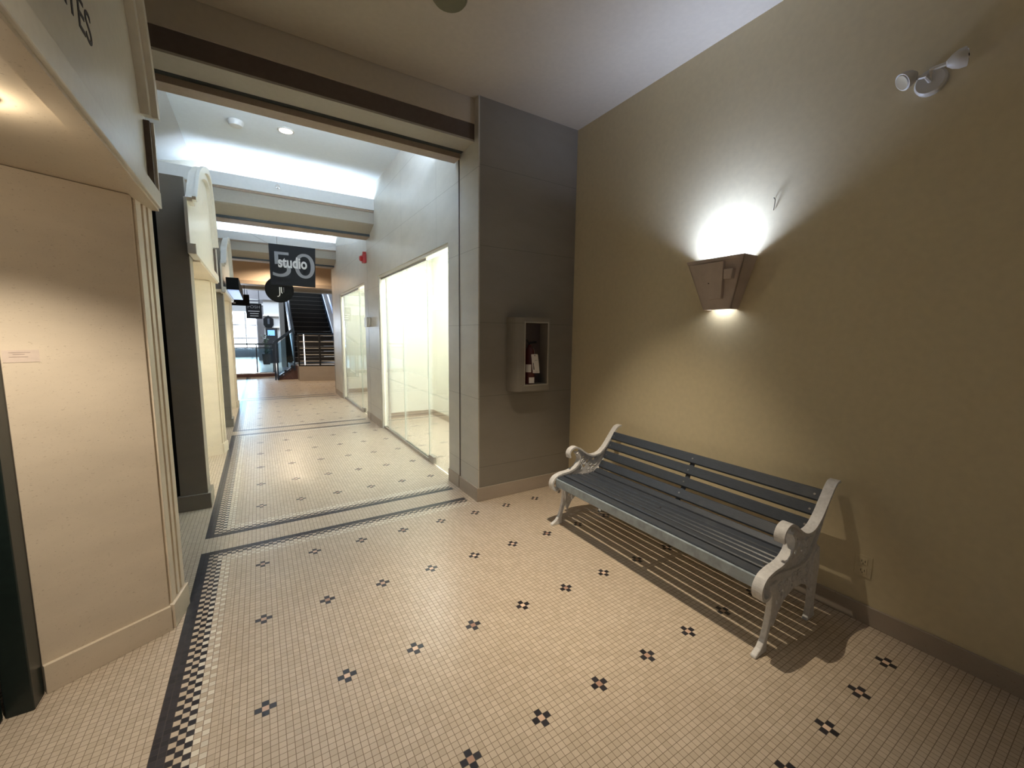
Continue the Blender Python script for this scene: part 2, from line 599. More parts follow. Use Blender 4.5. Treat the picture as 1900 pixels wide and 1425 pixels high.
FACE_S = Matrix(((1, 0, 0, 0), (0, 0, -1, 0), (0, 1, 0, 0), (0, 0, 0, 1)))     # text facing -Y
FACE_E = Matrix(((0, 0, 1, 0), (1, 0, 0, 0), (0, 1, 0, 0), (0, 0, 0, 1)))      # text facing +X

# ================================================================== ROOM SHELL
XR = 2.64      # right wall of the vestibule
YE = 3.14      # end wall of the vestibule
XC = 1.60      # corridor right wall
ZC = 3.39      # vestibule ceiling
ZB = 3.72      # corridor bay ceilings
st(box('floor', 'floor', -4.5, 6.0, -3.2, 33, -0.1, 0.0))
st(box('ceiling', 'ceil', -3.0, XR, -3.0, 3.20, ZC, ZC + 0.1))
st(box('wall_right', 'paint', XR, XR + 0.15, -3.0, YE + 0.02, 0, ZC + 0.1))
st(box('wall_rear', 'paint', -3.0, XR + 0.15, -3.15, -3.0, 0, ZC + 0.1))
# end wall with its return (pilaster)
w = struct_root('wall_end', (XC, YE, 0))
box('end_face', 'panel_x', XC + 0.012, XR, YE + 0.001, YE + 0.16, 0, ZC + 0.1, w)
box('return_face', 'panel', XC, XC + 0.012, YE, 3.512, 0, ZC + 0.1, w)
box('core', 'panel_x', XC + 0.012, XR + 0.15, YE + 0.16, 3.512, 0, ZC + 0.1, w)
sk = struct_root('baseboard_end', (XC, YE, 0))
box('face_board', 'base', XC - 0.014, XR - 0.014, YE - 0.014, YE, 0, 0.125, sk, 0.003)
box('return_board', 'base', XC - 0.014, XC, YE, 3.512, 0, 0.125, sk, 0.003)
st(box('baseboard_right', 'base', XR - 0.014, XR, -3.0, YE - 0.014, 0, 0.10, bevel=0.003))

# corridor right wall with the two shop-window openings
OP = [(3.785, 6.50, 2.365), (7.46, 9.95, 2.365)]
w = struct_root('wall_corridor', (XC, 3.52, 0))
TH = 0.10
ys = 3.526
for i, (a, b, zt) in enumerate(OP):
    box('panelling', 'panel', XC, XC + TH, ys, a, 0, ZB + 0.1, w)
    box('panelling', 'panel', XC, XC + TH, a, b, zt, ZB + 0.1, w)
    ye = 7.195 if i == 0 else 10.98
    box('panelling', 'panel', XC, XC + TH, b, ye, 0, ZB + 0.1, w)
    ys = 7.209
sk = struct_root('baseboard_corridor', (XC, 3.52, 0))
for a, b in ((3.526, 3.785), (6.50, 7.195), (7.209, 7.46), (9.95, 10.98)):
    box('board', 'base', XC - 0.012, XC, a, b, 0, 0.125, sk, 0.003)
# dark movement joints in the wall
st(box('trim_1', 'brown', XC - 0.004, XC + 0.03, 3.510, 3.528, 0, 3.03))
st(box('trim_2', 'brown', XC + 0.006, XC + 0.03, 7.193, 7.211, 0, 3.03))


# beams across the passage -------------------------------------------------
def beam(name, y0, cove=True):
    """y0: front lip of the cove"""
    w = struct_root(name, (0, y0, 3.03))
    xa, xb = -1.6, XC
    MB().prism([(y0, 3.35), (y0, 3.51), (y0 + 0.03, 3.51), (y0 + 0.03, 3.38), (y0 + 0.42, 3.38), (y0 + 0.42, 3.35)], 'x', xa, xb).build('cove_lip', 'lip', w)
    MB().prism([(y0 + 0.05, 3.36), (y0 + 0.05, 3.16), (y0 + 0.08, 3.145), (y0 + 0.35, 3.06), (y0 + 0.35, 3.36)], 'x', xa, xb).build('beam_casing', 'beam', w)
    box('picture_rail', 'tan', xa, xb, y0 + 0.03, y0 + 0.05, 3.325, 3.35, w)
    box('bottom_rail', 'tan', xa, xb, y0 + 0.36, y0 + 0.62, 3.025, 3.055, w)
    box('beam_core', 'beam', xa, xb, y0 + 0.42, y0 + 0.75, 3.056, ZB + 0.1, w)
    box('movement_joint', 'teal', xa, xb, y0 + 0.34, y0 + 0.36, 3.03, 3.09, w)
    if cove:
        t = thing('cove_light', 'cool white tube glowing behind the lip of the ' + cove, 'light', (0.4, y0 + 0.20, 3.385), 'cove lights above the passage beams')
        MB().tube([(-0.58, y0 + 0.22, 3.425), (xb - 0.05, y0 + 0.22, 3.425)], 0.022, 8).build('tube', 'cove', t, True)
        box('channel', 'plastic', -0.60, xb - 0.02, y0 + 0.18, y0 + 0.26, 3.381, 3.40, t)
    return w


beam('trim_3', 6.62, 'first cross beam down the passage')
beam('trim_4', 10.22, 'cross beam behind the studio sign')
# portal beam between vestibule and passage
w = struct_root('trim_5', (0, 3.2, 3.03))
xa, xb = -1.6, XC
MB().prism([(3.205, 3.20), (3.205, 3.5), (3.60, 3.82), (3.60, 3.20)], 'x', xa, xb).build('bulkhead', 'ceil', w)
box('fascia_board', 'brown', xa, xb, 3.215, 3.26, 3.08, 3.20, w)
box('soffit_board', 'beam', xa, xb, 3.215, 3.43, 3.065, 3.08, w)
box('inner_fill', 'beam', xa, xb, 3.26, 3.60, 3.08, 3.20, w)
box('grille_track', 'teal', xa, xb, 3.43, 3.475, 3.062, 3.08, w)
box('bottom_lip', 'tan', xa, xb - 0.01, 3.475, 3.60, 3.02, 3.08, w)
# bay ceilings
st(box('ceiling_bay', 'bayceil', -0.62, 1.75, 3.60, 11.0, ZB, ZB + 0.1))
w = MB()
w.prism([(-0.62, ZB), (-1.7, 3.50), (-1.7, 3.62), (-0.62, ZB + 0.1)], 'y', 3.60, 11.0)
st(w.build('ceiling_slope', plain('grey_slope_paint', (0.46, 0.46, 0.45), 0.7, var=0.02)))
st(box('wall_left_upper', 'beam', -1.75, -1.62, 3.2, 11.0, 0, 3.7))
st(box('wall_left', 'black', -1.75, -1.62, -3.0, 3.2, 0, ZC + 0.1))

# smoke detector, downlights, sprinkler, speaker
t = thing('smoke_detector', 'round white smoke detector on the pale corridor ceiling', 'smoke detector', (-0.087, 5.52, ZB))
MB().lathe([(0.075, 0), (0.075, -0.018), (0.06, -0.05), (0.02, -0.056)], (-0.087, 5.52, ZB)).build('base', 'plastic', t, True)
t = thing('recessed_downlight', 'round lit downlight in the pale corridor ceiling beside the smoke detector', 'ceiling light', (0.38, 5.45, ZB))
MB().lathe([(0.085, 0), (0.085, -0.006), (0.068, -0.008), (0.068, 0)], (0.38, 5.45, ZB)).build('trim_ring', 'plastic', t, True)
MB().lathe([(0.066, -0.004), (0.066, -0.009)], (0.38, 5.45, ZB)).build('lens', 'lamp', t, True)
t = thing('recessed_downlight', 'small warm glowing downlight in the nearest shopfront soffit above the splayed stone panel', 'ceiling light', (-0.60, 1.68, 2.08))
MB().lathe([(0.05, 0), (0.05, -0.008), (0.036, -0.012), (0.036, 0)], (-0.60, 1.68, 2.08)).build('trim_ring', 'plastic', t, True)
MB().lathe([(0.034, -0.002), (0.034, -0.008)], (-0.60, 1.68, 2.08)).build('lens', 'warmlamp', t, True)
t = thing('ceiling_speaker', 'dark round fitting on the vestibule ceiling before the cross beam', 'ceiling fitting', (1.02, 2.36, ZC))
MB().lathe([(0.10, 0), (0.10, -0.02), (0.088, -0.035), (0.03, -0.04)], (1.02, 2.36, ZC)).build('housing', plain('olive_grille', (0.16, 0.15, 0.08), 0.6), t, True)
t = thing('sprinkler', 'small chrome sprinkler head on the pale lip of the first passage beam', 'sprinkler', (0.33, 6.62, 3.47))
MB().lathe([(0.028, 0), (0.028, -0.006), (0.012, -0.01), (0.010, -0.035), (0.022, -0.038), (0.022, -0.042)], (0.33, 6.62, 3.45), 'y').build('head', 'chrome', t, True)

# ================================================================== SHOP WINDOWS (right side of the passage)
def shop_window(name, a, b, zt, seams, door_y):
    """a..b opening along y; seams list of pane joints"""
    w = struct_root(name, (XC, (a + b) / 2, 0))
    x0, x1 = XC + 0.012, XC + TH
    box('head_frame', 'white', x0, x1, a + 0.001, b - 0.001, zt - 0.035, zt, w)
    box('far_jamb', 'white', x0, x1 + 0.001, b - 0.03, b - 0.001, 0, zt - 0.035, w)
    box('near_jamb', 'white', x0 + 0.04, x1, a + 0.001, a + 0.03, 0, zt - 0.035, w)
    gx = XC + 0.05
    box('floor_channel', 'metal', gx - 0.02, gx + 0.02, seams[0], b - 0.03, 0, 0.035, w)
    box('head_channel', 'metal', gx - 0.015, gx + 0.015, seams[0], b - 0.03, zt - 0.06, zt - 0.035, w)
    edges = [a + 0.035] + seams + [b - 0.035]
    for i in range(len(edges) - 1):
        z0 = 0.012 if i == 0 else 0.035
        box('glass_pane', 'glass', gx - 0.005, gx + 0.005, edges[i] + 0.004, edges[i + 1] - 0.004, z0, zt - 0.062, w)
    for s_ in seams:
        box('glass_edge', 'glass_edge', gx - 0.005, gx + 0.005, s_ - 0.0018, s_ + 0.0018, 0.036, zt - 0.062, w)
    box('patch_fitting', 'metal', gx - 0.018, gx + 0.018, door_y - 0.16, door_y - 0.01, 0.012, 0.085, w, 0.003)
    box('door_stile', 'chrome', gx - 0.012, gx + 0.012, seams[-1] - 0.012, seams[-1] + 0.012, 0.03, zt - 0.06, w)
    return w


shop_window('window_1', 3.785, 6.50, 2.365, [4.49, 5.42, 6.20], 4.49)
shop_window('window_2', 7.46, 9.95, 2.365, [8.12, 9.70], 8.12)


def showroom(n, y0, y1):
    w = struct_root('wall_showroom' + n, (2.1, y0, 0))
    box('far_wall', 'showwall', XC + TH, 2.74, y1, y1 + 0.05, 0, 3.0, w)
    box('side_wall', 'showwall', 2.70, 2.75, y0, y1, 0, 3.0, w)
    box('near_wall', 'showwall', XC + TH, 2.74, y0 - 0.05, y0, 0, 3.0, w)
    box('inner_lining', 'showwall', XC + TH, XC + TH + 0.01, y0, OP[0][0] if n == '' else OP[1][0], 0, 3.0, w)
    box('lintel_lining', 'showwall', XC + TH, XC + TH + 0.01, y0, y1, 2.365, 3.0, w)
    st(box('ceiling_showroom' + n, 'showwall', XC + TH, 2.75, y0 - 0.05, y1 + 0.05, 3.0, 3.05))
    k = struct_root('baseboard_showroom' + n, (2.1, y0, 0))
    box('far_board', 'tan', XC + TH, 2.69, y1 - 0.012, y1, 0, 0.10, k)
    box('side_board', 'tan', 2.688, 2.70, y0, y1 - 0.012, 0, 0.10, k)



showroom('', 3.57, 7.16)
showroom('_second', 7.26, 10.90)
# small spotlight inside the first showroom
t = thing('spotlight', 'small round spotlight hanging inside the nearer bright shop window', 'spotlight', (2.2, 6.9, 2.95))
MB().tube([(2.2, 6.9, 3.0), (2.2, 6.9, 2.62)], 0.012).build('stem', 'plastic', t, True)
MB().lathe([(0.02, 0.06), (0.045, 0.03), (0.05, -0.05), (0.045, -0.05)], (2.2, 6.88, 2.58), 'y').build('lamp_head', 'plastic', t, True)

# fire alarm + junction box on the wall by the joint
t = thing('fire_alarm', 'red fire alarm bell box high beside the dark wall joint', 'fire alarm', (XC, 7.26, 2.7))
box('housing', 'red', XC - 0.06, XC, 7.22, 7.33, 2.66, 2.80, t, 0.01)
MB().lathe([(0.045, 0), (0.045, -0.03), (0.03, -0.045)], (XC - 0.06, 7.275, 2.73), 'x').build('horn', 'red', t, True)
box('top_bracket', 'red', XC - 0.05, XC, 7.25, 7.30, 2.80, 2.84, t)
t = thing('wall_box', 'small ivory electrical box on the dark wall joint between the shop windows', 'electrical box', (XC, 7.2, 1.68))
box('cover', 'plastic', XC - 0.055, XC, 7.10, 7.28, 1.60, 1.76, t, 0.006)
box('side_plate', 'plastic', XC - 0.04, XC, 7.04, 7.099, 1.61, 1.75, t, 0.004)

# ================================================================== SHOPFRONTS (left side of the passage)
ARCH = [(0.0, 2.50), (0.12, 2.53), (0.28, 2.66), (0.5, 2.82), (0.8, 2.95), (1.1, 3.05), (1.4, 3.13), (1.65, 3.17), (1.85, 3.16), (2.0, 3.08), (2.12, 2.95), (2.20, 2.80), (2.26, 2.66), (2.30, 2.50)]


def shopfront(yend, label, full=True):
    t = thing('shopfront', label, 'shopfront', (-0.6, yend - 1.1, 0), None)
    dy = yend - 2.71
    # splayed stone panel (thin solid) and fluted return
    A, B, C = (-0.82, 2.29 + dy), (-0.447, 2.50 + dy), (-0.415, 2.70 + dy)
    def slab(p, q, th, z0, z1, name, mat, out=0.0):
        p, q = Vector(p), Vector(q)
        d = (q - p).normalized()
        n_ = Vector((d.y, -d.x))          # towards the passage / camera
        a, b = p + n_ * out, q + n_ * out
        c, e = q - n_ * th, p - n_ * th
        m = MB().hull([(a.x, a.y, z0), (b.x, b.y, z0), (c.x, c.y, z0), (e.x, e.y, z0)], [(a.x, a.y, z1), (b.x, b.y, z1), (c.x, c.y, z1), (e.x, e.y, z1)])
        return m.build(name, mat, t, bevel=0.002)
    slab(A, B, 0.06, 0, 2.08, 'splayed_panel', 'trav')
    slab(A, B, 0.0, 0, 0.125, 'plinth', 'trav', 0.018)
    # flutes: stepped pilaster built from narrow ribs
    P, Q = Vector(B), Vector(C)
    d = (Q - P)
    n_ = Vector((d.y, -d.x)).normalized()
    m = MB()
    for f0, f1, o in ((0.0, 0.10, -0.012), (0.10, 0.36, 0.006), (0.36, 0.50, -0.012), (0.50, 0.66, 0.004), (0.66, 0.78, -0.010), (0.78, 1.0, 0.004)):
        a, b = P + d * f0 + n_ * o, P + d * f1 + n_ * o
        c, e = P + d * f1 - n_ * 0.05, P + d * f0 - n_ * 0.05
        m.hull([(v.x, v.y, 0) for v in (a, b, c, e)], [(v.x, v.y, 2.08) for v in (a, b, c, e)])
    m.build('fluted_pilaster', 'trav', t)
    slab(B, C, 0.05, 0, 0.125, 'plinth', 'trav', 0.020)
    box('return_wall', 'brown', -1.0, -0.43, yend - 0.005, yend + 0.02, 0, 2.08, t)
    # soffit and fascia
    y0 = yend - (2.32 if full else 2.16)
    ys_ = y0 if full else 4.42
    box('soffit', 'trav', -1.6, -0.432, ys_, yend, 2.082, 2.12, t)
    box('soffit_border', 'trav', -0.445, -0.385, y0 if full else ys_, yend, 2.070, 2.0815, t)
    box('bottom_rail', 'white', -0.428, -0.372, y0, yend, 2.0825, 2.16, t, 0.004)
    arch = [(y0 + u * (yend - y0) / 2.3, z) for u, z in ARCH]
    MB().prism([(arch[0][0], 2.1605)] + arch + [(arch[-1][0], 2.1605)], 'x', -0.429, -0.408).build('pediment', 'white', t)
    box('return_block', 'white', -0.60, -0.43, max(ys_, yend - 1.75), yend - 0.001, 2.125, 2.47, t)
    # broad arched band round the top of the pediment
    fine = [Vector(p) for p in spline(arch, 3)]
    n_f = len(fine)
    inn = []
    for i, p in enumerate(fine):
        tg = (fine[min(i + 1, n_f - 1)] - fine[max(i - 1, 0)]).normalized()
        q = p + Vector((tg.y, -tg.x)) * 0.10
        q.y = max(q.y, 2.475)
        inn.append(q)

    def band(o_, i_, xa_, xb_, nm):
        mm = MB()
        rings = []
        for p, q in zip(o_, i_):
            rings.append([mm.bm.verts.new(v) for v in ((xa_, p.x, p.y), (xb_, p.x, p.y), (xb_, q.x, q.y), (xa_, q.x, q.y))])
        for r1, r2 in zip(rings, rings[1:]):
            for k in range(4):
                mm.bm.faces.new([r1[k], r1[(k + 1) % 4], r2[(k + 1) % 4], r2[k]])
        mm.bm.faces.new(rings[0])
        mm.bm.faces.new(rings[-1][::-1])
        return mm.build(nm, 'white', t)
    band(fine, inn, -0.4079, -0.375, 'arch_band')
    mid_ = [p.lerp(q, 0.45) for p, q in zip(fine, inn)]
    band([p + (p - q).normalized() * 0.012 for p, q in zip(fine, inn)], mid_, -0.3749, -0.352, 'arch_moulding')
    box('end_stile', 'brown', -0.4079, -0.385, yend - 0.052, yend - 0.02, 2.165, 2.47, t)
    box('end_edge', 'white', -0.43, -0.375, yend - 0.018, yend, 2.16, 2.475, t)
    return t


sf = shopfront(2.71, 'nearest travertine shopfront with splayed panel, fluted edge and white sign fascia')
shopfront(6.22, 'cream shopfront with tall arched top just beyond the dark stone pillar', False)
shopfront(9.86, 'farthest cream shopfront beyond the second pillar, below the beam')

# sign board with the last letters of the shop name on the first shopfront
t = box('sign_board', 'white', -0.4078, -0.396, 0.6, 1.90, 2.165, 2.52, sf)
t['label'] = 'white sign board with dark lettering'
text_mesh('lettering', 'ESTATES', 0.135, 'ink', Matrix.Translation((-0.395, 1.635, 2.40)) @ FACE_E, t, 0.0008, 1.0, 0.0)
# paper notice stuck on splayed panel: plane through A,B
A, B = Vector((-0.82, 2.29)), Vector((-0.447, 2.50))
d = (B - A).normalized()
n_ = Vector((d.y, -d.x))
t = thing('paper_notice', 'small pale notice card stuck on the splayed travertine panel', 'notice', (-0.8, 2.3, 1.38))
a, b = A + d * 0.004 + n_ * 0.0012, A + d * 0.098 + n_ * 0.0012
m = MB().hull([(p.x, p.y, 1.358) for p in (a, b, b - n_ * 0.001, a - n_ * 0.001)], [(p.x, p.y, 1.405) for p in (a, b, b - n_ * 0.001, a - n_ * 0.001)])
m.build('card', plain('faded_pink_card', (0.66, 0.55, 0.47), 0.6), t)
m = MB()
for z_, f0, f1 in ((1.395, 0.02, 0.075), (1.388, 0.03, 0.06), (1.378, 0.02, 0.068)):
    a, b = A + d * f0 + n_ * 0.0018, A + d * f1 + n_ * 0.0018
    m.hull([(p.x, p.y, z_) for p in (a, b, b - n_ * 0.0005, a - n_ * 0.0005)], [(p.x, p.y, z_ + 0.0015) for p in (a, b, b - n_ * 0.0005, a - n_ * 0.0005)])
m.build('printed_lines', plain('grey_print', (0.35, 0.27, 0.24), 0.7), t)

# green door frame and dark door of the nearest shop
w = struct_root('door_1', (-0.9, 1.6, 0))
box('door_jamb', 'dkgreen', -0.90, -0.822, 2.20, 2.29, 0, 2.08, w, 0.004)
box('door_leaf', 'dkgreen', -0.95, -0.905, 1.2, 2.20, 0.01, 2.08, w)
box('door_glass', 'black', -0.904, -0.9, 1.3, 2.1, 0.3, 1.9, w)
w = struct_root('door_2', (-0.9, 5.2, 0))
box('door_jamb', 'dkgreen', -0.90, -0.822, 5.72, 5.80, 0, 2.08, w, 0.004)
box('door_leaf', 'trav', -0.95, -0.905, 4.5, 5.72, 0.01, 2.08, w)
w = struct_root('door_3', (-0.9, 8.8, 0))
box('door_leaf', 'trav', -0.95, -0.905, 8.0, 9.4, 0.01, 2.08, w)
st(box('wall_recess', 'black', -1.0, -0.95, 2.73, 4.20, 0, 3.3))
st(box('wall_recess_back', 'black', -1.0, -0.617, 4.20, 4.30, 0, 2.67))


# pillars
def pillar(x0, x1, y0, y1, h, label, mat):
    t = thing('pillar', label, 'pillar', ((x0 + x1) / 2, (y0 + y1) / 2, 0))
    box('shaft', mat, x0, x1, y0, y1, 0.13, h, t)
    box('plinth', mat, x0 - 0.02, x1 + 0.022, y0 - 0.02, y1 + 0.02, 0, 0.13, t, 0.004)
    return t


pillar(-0.615, -0.432, 4.18, 4.38, 2.675, 'dark rectangular stone pillar standing between the two nearest shopfronts', 'pillar')
pillar(-0.615, -0.425, 7.72, 7.92, 2.85, 'grey stone pillar between the arched shopfront and the farthest one', 'panel_x')

# ================================================================== HANGING SIGNS IN THE PASSAGE
t = thing('hanging_sign', 'square charcoal sign reading studio 50 hung on wires across the passage', 'sign', (0.55, 8.0, 2.28))
MB().prism([(0.222, 2.285), (0.895, 2.275), (0.918, 2.942), (0.22, 2.946)], 'y', 8.0, 8.012).build('board', 'signblack', t)
text_mesh('numerals', '50', 0.60, 'signgrey', Matrix.Translation((0.57, 7.9985, 2.60)) @ FACE_S, t, 0.0008, 1.20, -0.004, 0.95)
text_mesh('lettering', 'studio', 0.25, 'signwhite', Matrix.Translation((0.56, 7.9965, 2.655)) @ FACE_S, t, 0.0008, 0.70, 0.007)
MB().tube([(0.222, 8.006, 2.94), (-0.25, 8.006, 3.18), (-0.6, 8.006, 3.36)], 0.0025, 5).build('hanging_wire', 'metal', t)
MB().tube([(0.918, 8.006, 2.94), (1.6, 8.006, 3.12)], 0.0025, 5).build('hanging_wire', 'metal', t)

t = thing('hanging_sign', 'round black sign with slim white JL lettering behind the square studio sign', 'sign', (0.40, 9.6, 2.15))
JY = 9.6
MB().lathe([(0.256, 0), (0.256, 0.02)], (0.413, JY, 2.35), 'y', 48).build('disc', 'black', t)
m = MB()
m.tube([(0.415, JY - 0.004, 2.40), (0.415, JY - 0.004, 2.265), (0.410, JY - 0.004, 2.235), (0.392, JY - 0.004, 2.217), (0.370, JY - 0.004, 2.215)], 0.0085, 6)
m.tube([(0.444, JY - 0.004, 2.40), (0.444, JY - 0.004, 2.315), (0.449, JY - 0.004, 2.29), (0.462, JY - 0.004, 2.28)], 0.0085, 6)
m.build('monogram', 'signwhite', t, True)
text_mesh('lettering', 'STUDIO', 0.028, 'signgrey', Matrix.Translation((0.487, JY - 0.002, 2.35)) @ FACE_S @ Matrix.Rotation(PI / 2, 4, 'Z'), t, 0.0006)
MB().tube([(0.413, JY + 0.01, 2.60), (0.413, JY + 0.01, 3.72)], 0.004, 5).build('hanging_rod', 'metal', t)

t = thing('projecting_sign', 'black box sign with pale blue underside projecting from the farthest shopfront', 'sign', (-0.37, 8.4, 2.2))
MB().box(-0.3715, -0.210, 7.6, 9.7, 2.130, 2.308).build('box_housing', 'black', t)
box('lit_underside', 'paleglow', -0.362, -0.218, 7.63, 9.67, 2.118, 2.1295, t)
box('wall_arm', 'black', -0.4079, -0.372, 8.4, 8.5, 2.20, 2.28, t)

# ================================================================== FAR END: LANDING, STAIRS, ATRIUM
# bulkhead over the far opening
w = struct_root('trim_6', (0, 14.2, 3.0))
MAT['peach'] = plain('peach_bulkhead_paint', (0.62, 0.48, 0.35), 0.6, var=0.03)
box('bulkhead', 'peach', -1.7, 4.0, 14.2, 14.7, 2.98, 4.2, w)
box('soffit_board', 'tan', -1.7, 4.0, 14.19, 14.7, 2.88, 2.98, w)
box('pale_rail', 'white', -1.7, 4.0, 16.5, 16.6, 3.06, 3.17, w)
box('upper_floor_edge', 'beam', -1.7, 4.0, 16.6, 17.0, 2.95, 4.4, w)
st(box('ceiling_landing', 'tan', -1.7, 4.5, 10.98, 14.2, 3.66, 3.76))
st(box('ceiling_stair', 'beam', -1.7, 4.5, 14.7, 16.6, 4.2, 4.3))
st(box('wall_landing_right', 'panel', 3.9, 4.0, 10.98, 16.5, 0, 3.7))
st(box('wall_landing_return', 'panel_x', XC, 3.9, 10.98, 11.08, 0, 3.7))
st(box('wall_landing_left', 'beam', -1.75, -1.65, 11.0, 16.4, 0, 3.7))
st(box('wall_atrium_left', 'atrium', -4.0, -3.9, 16.4, 30, 0, 8))
st(box('wall_atrium_right', 'atrium', 5.9, 6.0, 14.0, 30, 0, 8))
st(box('wall_atrium_far', 'atrium', -4.0, 6.0, 30, 30.1, 0, 8))
st(box('ceiling_atrium', 'atrium', -4.0, 6.0, 16.5, 30, 8.0, 8.1))

# podium wall with the lower landing
st(MB().prism([(1.03, 14.25), (3.9, 13.4), (3.9, 17.0), (1.03, 17.0)], 'z', 0.0, 0.46).build('wall_podium', 'base'))
t = thing('staircase', 'dark staircase with black treads and pale nosings rising beyond the passage', 'staircase', (1.6, 15.2, 0.46))
mt, mn = MB(), MB()
N = 15
for i in range(N):
    z0 = 0.52 + i * 0.175
    y0 = 15.3 + i * 0.27
    mt.box(1.0, 2.32, y0, y0 + 0.30, z0, z0 + 0.155)
    mn.box(1.0, 2.32, y0 - 0.012, y0 + 0.03, z0 + 0.156, z0 + 0.169)
mt.build('treads', 'tread', t)
mn.build('nosings', 'nosing', t)
for xx, nm in ((0.955, 'stringer'), (2.325, 'stringer')):
    MB().prism([(15.2, 0.47), (19.5, 3.25), (19.5, 3.60), (15.2, 0.82)], 'x', xx, xx + 0.04).build(nm, 'steel', t)
MB().tube([(0.98, 15.0, 1.45), (0.98, 19.4, 4.25)], 0.032, 8).build('handrail', 'steel', t, True)
MB().tube([(0.98, 15.0, 1.25), (0.98, 19.4, 4.05)], 0.018, 8).build('middle_rail', 'steel', t, True)
MB().tube([(2.36, 15.0, 1.45), (2.36, 19.4, 4.25)], 0.026, 8).build('handrail', 'paleglow', t, True)  # bluish light put in as emission; the rail itself is no lamp
st(box('landing_back', 'black', 0.96, 2.4, 19.5, 19.6, 0.0, 5.5))

# railing in front of the stairs
t = thing('stair_railing', 'dark bar railing with pale horizontal rails in front of the staircase', 'railing', (1.5, 14.3, 0.46))


def ry(x):
    return 14.28 - 0.296 * (x - 1.03)


for xx in (1.045, 1.62, 2.05, 2.6):
    MB().box(xx - 0.022, xx + 0.022, ry(xx) - 0.02, ry(xx) + 0.03, 0.46, 1.46).build('post', 'tread', t)
for k in range(5):
    z = 0.62 + k * 0.2
    MB().tube([(1.05, ry(1.05) + 0.03, z), (2.62, ry(2.62) + 0.03, z)], 0.011, 6).build('rail', 'railpale', t, True)
MB().box(1.03, 2.62, 14.25 - 0.02, 14.25 - 0.02, 0.4, 0.4) if False else None
MB().prism([(1.03, ry(1.03)), (2.65, ry(2.65)), (2.65, ry(2.65) + 0.05), (1.03, ry(1.03) + 0.05)], 'z', 0.462, 0.50).build('bottom_rail', 'tread', t)
MB().prism([(1.03, ry(1.03)), (2.65, ry(2.65)), (2.65, ry(2.65) + 0.05), (1.03, ry(1.03) + 0.05)], 'z', 1.46, 1.49).build('top_rail', 'steel', t)
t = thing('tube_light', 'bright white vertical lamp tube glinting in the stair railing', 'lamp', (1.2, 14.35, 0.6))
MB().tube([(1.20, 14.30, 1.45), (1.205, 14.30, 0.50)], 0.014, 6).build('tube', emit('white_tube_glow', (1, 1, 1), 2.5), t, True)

# steps up to the landing with a sloping glass rail
t = thing('landing_steps', 'short maroon steps climbing to the stair landing beside the glass guardrail', 'steps', (0.75, 15.6, 0))
for k in range(3):
    box('step', 'maroon', 0.46 + k * 0.19, 0.65 + k * 0.19 - 0.001, 14.9, 16.3, 0, 0.15 * (k + 1), t)
    box('nosing', 'nosing', 0.46 + k * 0.19, 0.49 + k * 0.19, 14.89, 16.3, 0.15 * (k + 1), 0.15 * (k + 1) + 0.012, t)
t = thing('sloping_glass_rail', 'sloping navy steel rail with glass infill beside the maroon steps', 'railing', (0.5, 14.88, 0))
Y = 14.86
MB().box(0.455, 0.495, Y - 0.02, Y + 0.02, 0, 1.18).build('post', 'steel', t)
MB().box(0.385, 0.425, Y - 0.02, Y + 0.02, 0, 1.18).build('post', 'steel', t)
MB().box(0.93, 0.97, Y - 0.02, Y + 0.02, 0.30, 1.66).build('post', 'steel', t)
MB().prism([(0.40, 1.12), (0.97, 1.56), (0.97, 1.66), (0.40, 1.22)], 'y', Y - 0.03, Y + 0.03).build('top_rail', 'steel', t)
MB().prism([(0.495, 0.08), (0.93, 0.40), (0.93, 0.44), (0.495, 0.13)], 'y', Y - 0.015, Y + 0.015).build('bottom_rail', 'steel', t)
MB().prism([(0.495, 0.16), (0.93, 0.47), (0.93, 1.50), (0.495, 1.15)], 'y', Y - 0.004, Y + 0.004).build('glass_infill', 'railglass', t)
# straight glass guardrail
t = thing('glass_guardrail', 'straight navy steel guardrail with glass panels before the bright atrium', 'railing', (-0.5, 16.3, 0))
Y = 16.30
for xx in (-1.6, -0.08, 0.40):
    MB().box(xx - 0.018, xx + 0.018, Y - 0.02, Y + 0.02, 0.14, 1.08).build('post', 'steel', t)
box('top_rail', 'steel', -1.65, 0.46, Y - 0.03, Y + 0.03, 1.08, 1.13, t)
box('middle_rail', 'steel', -1.65, 0.46, Y - 0.015, Y + 0.015, 0.96, 0.995, t)
box('kerb', 'maroon', -1.65, 0.46, Y - 0.06, Y + 0.06, 0, 0.10, t)
box('kerb_cap', 'chrome', -1.65, 0.46, Y - 0.05, Y + 0.05, 0.101, 0.14, t)
box('glass_panel', 'railglass', -1.58, -0.10, Y - 0.004, Y + 0.004, 0.145, 0.955, t)
box('glass_panel', 'railglass', -0.06, 0.38, Y - 0.004, Y + 0.004, 0.145, 0.955, t)

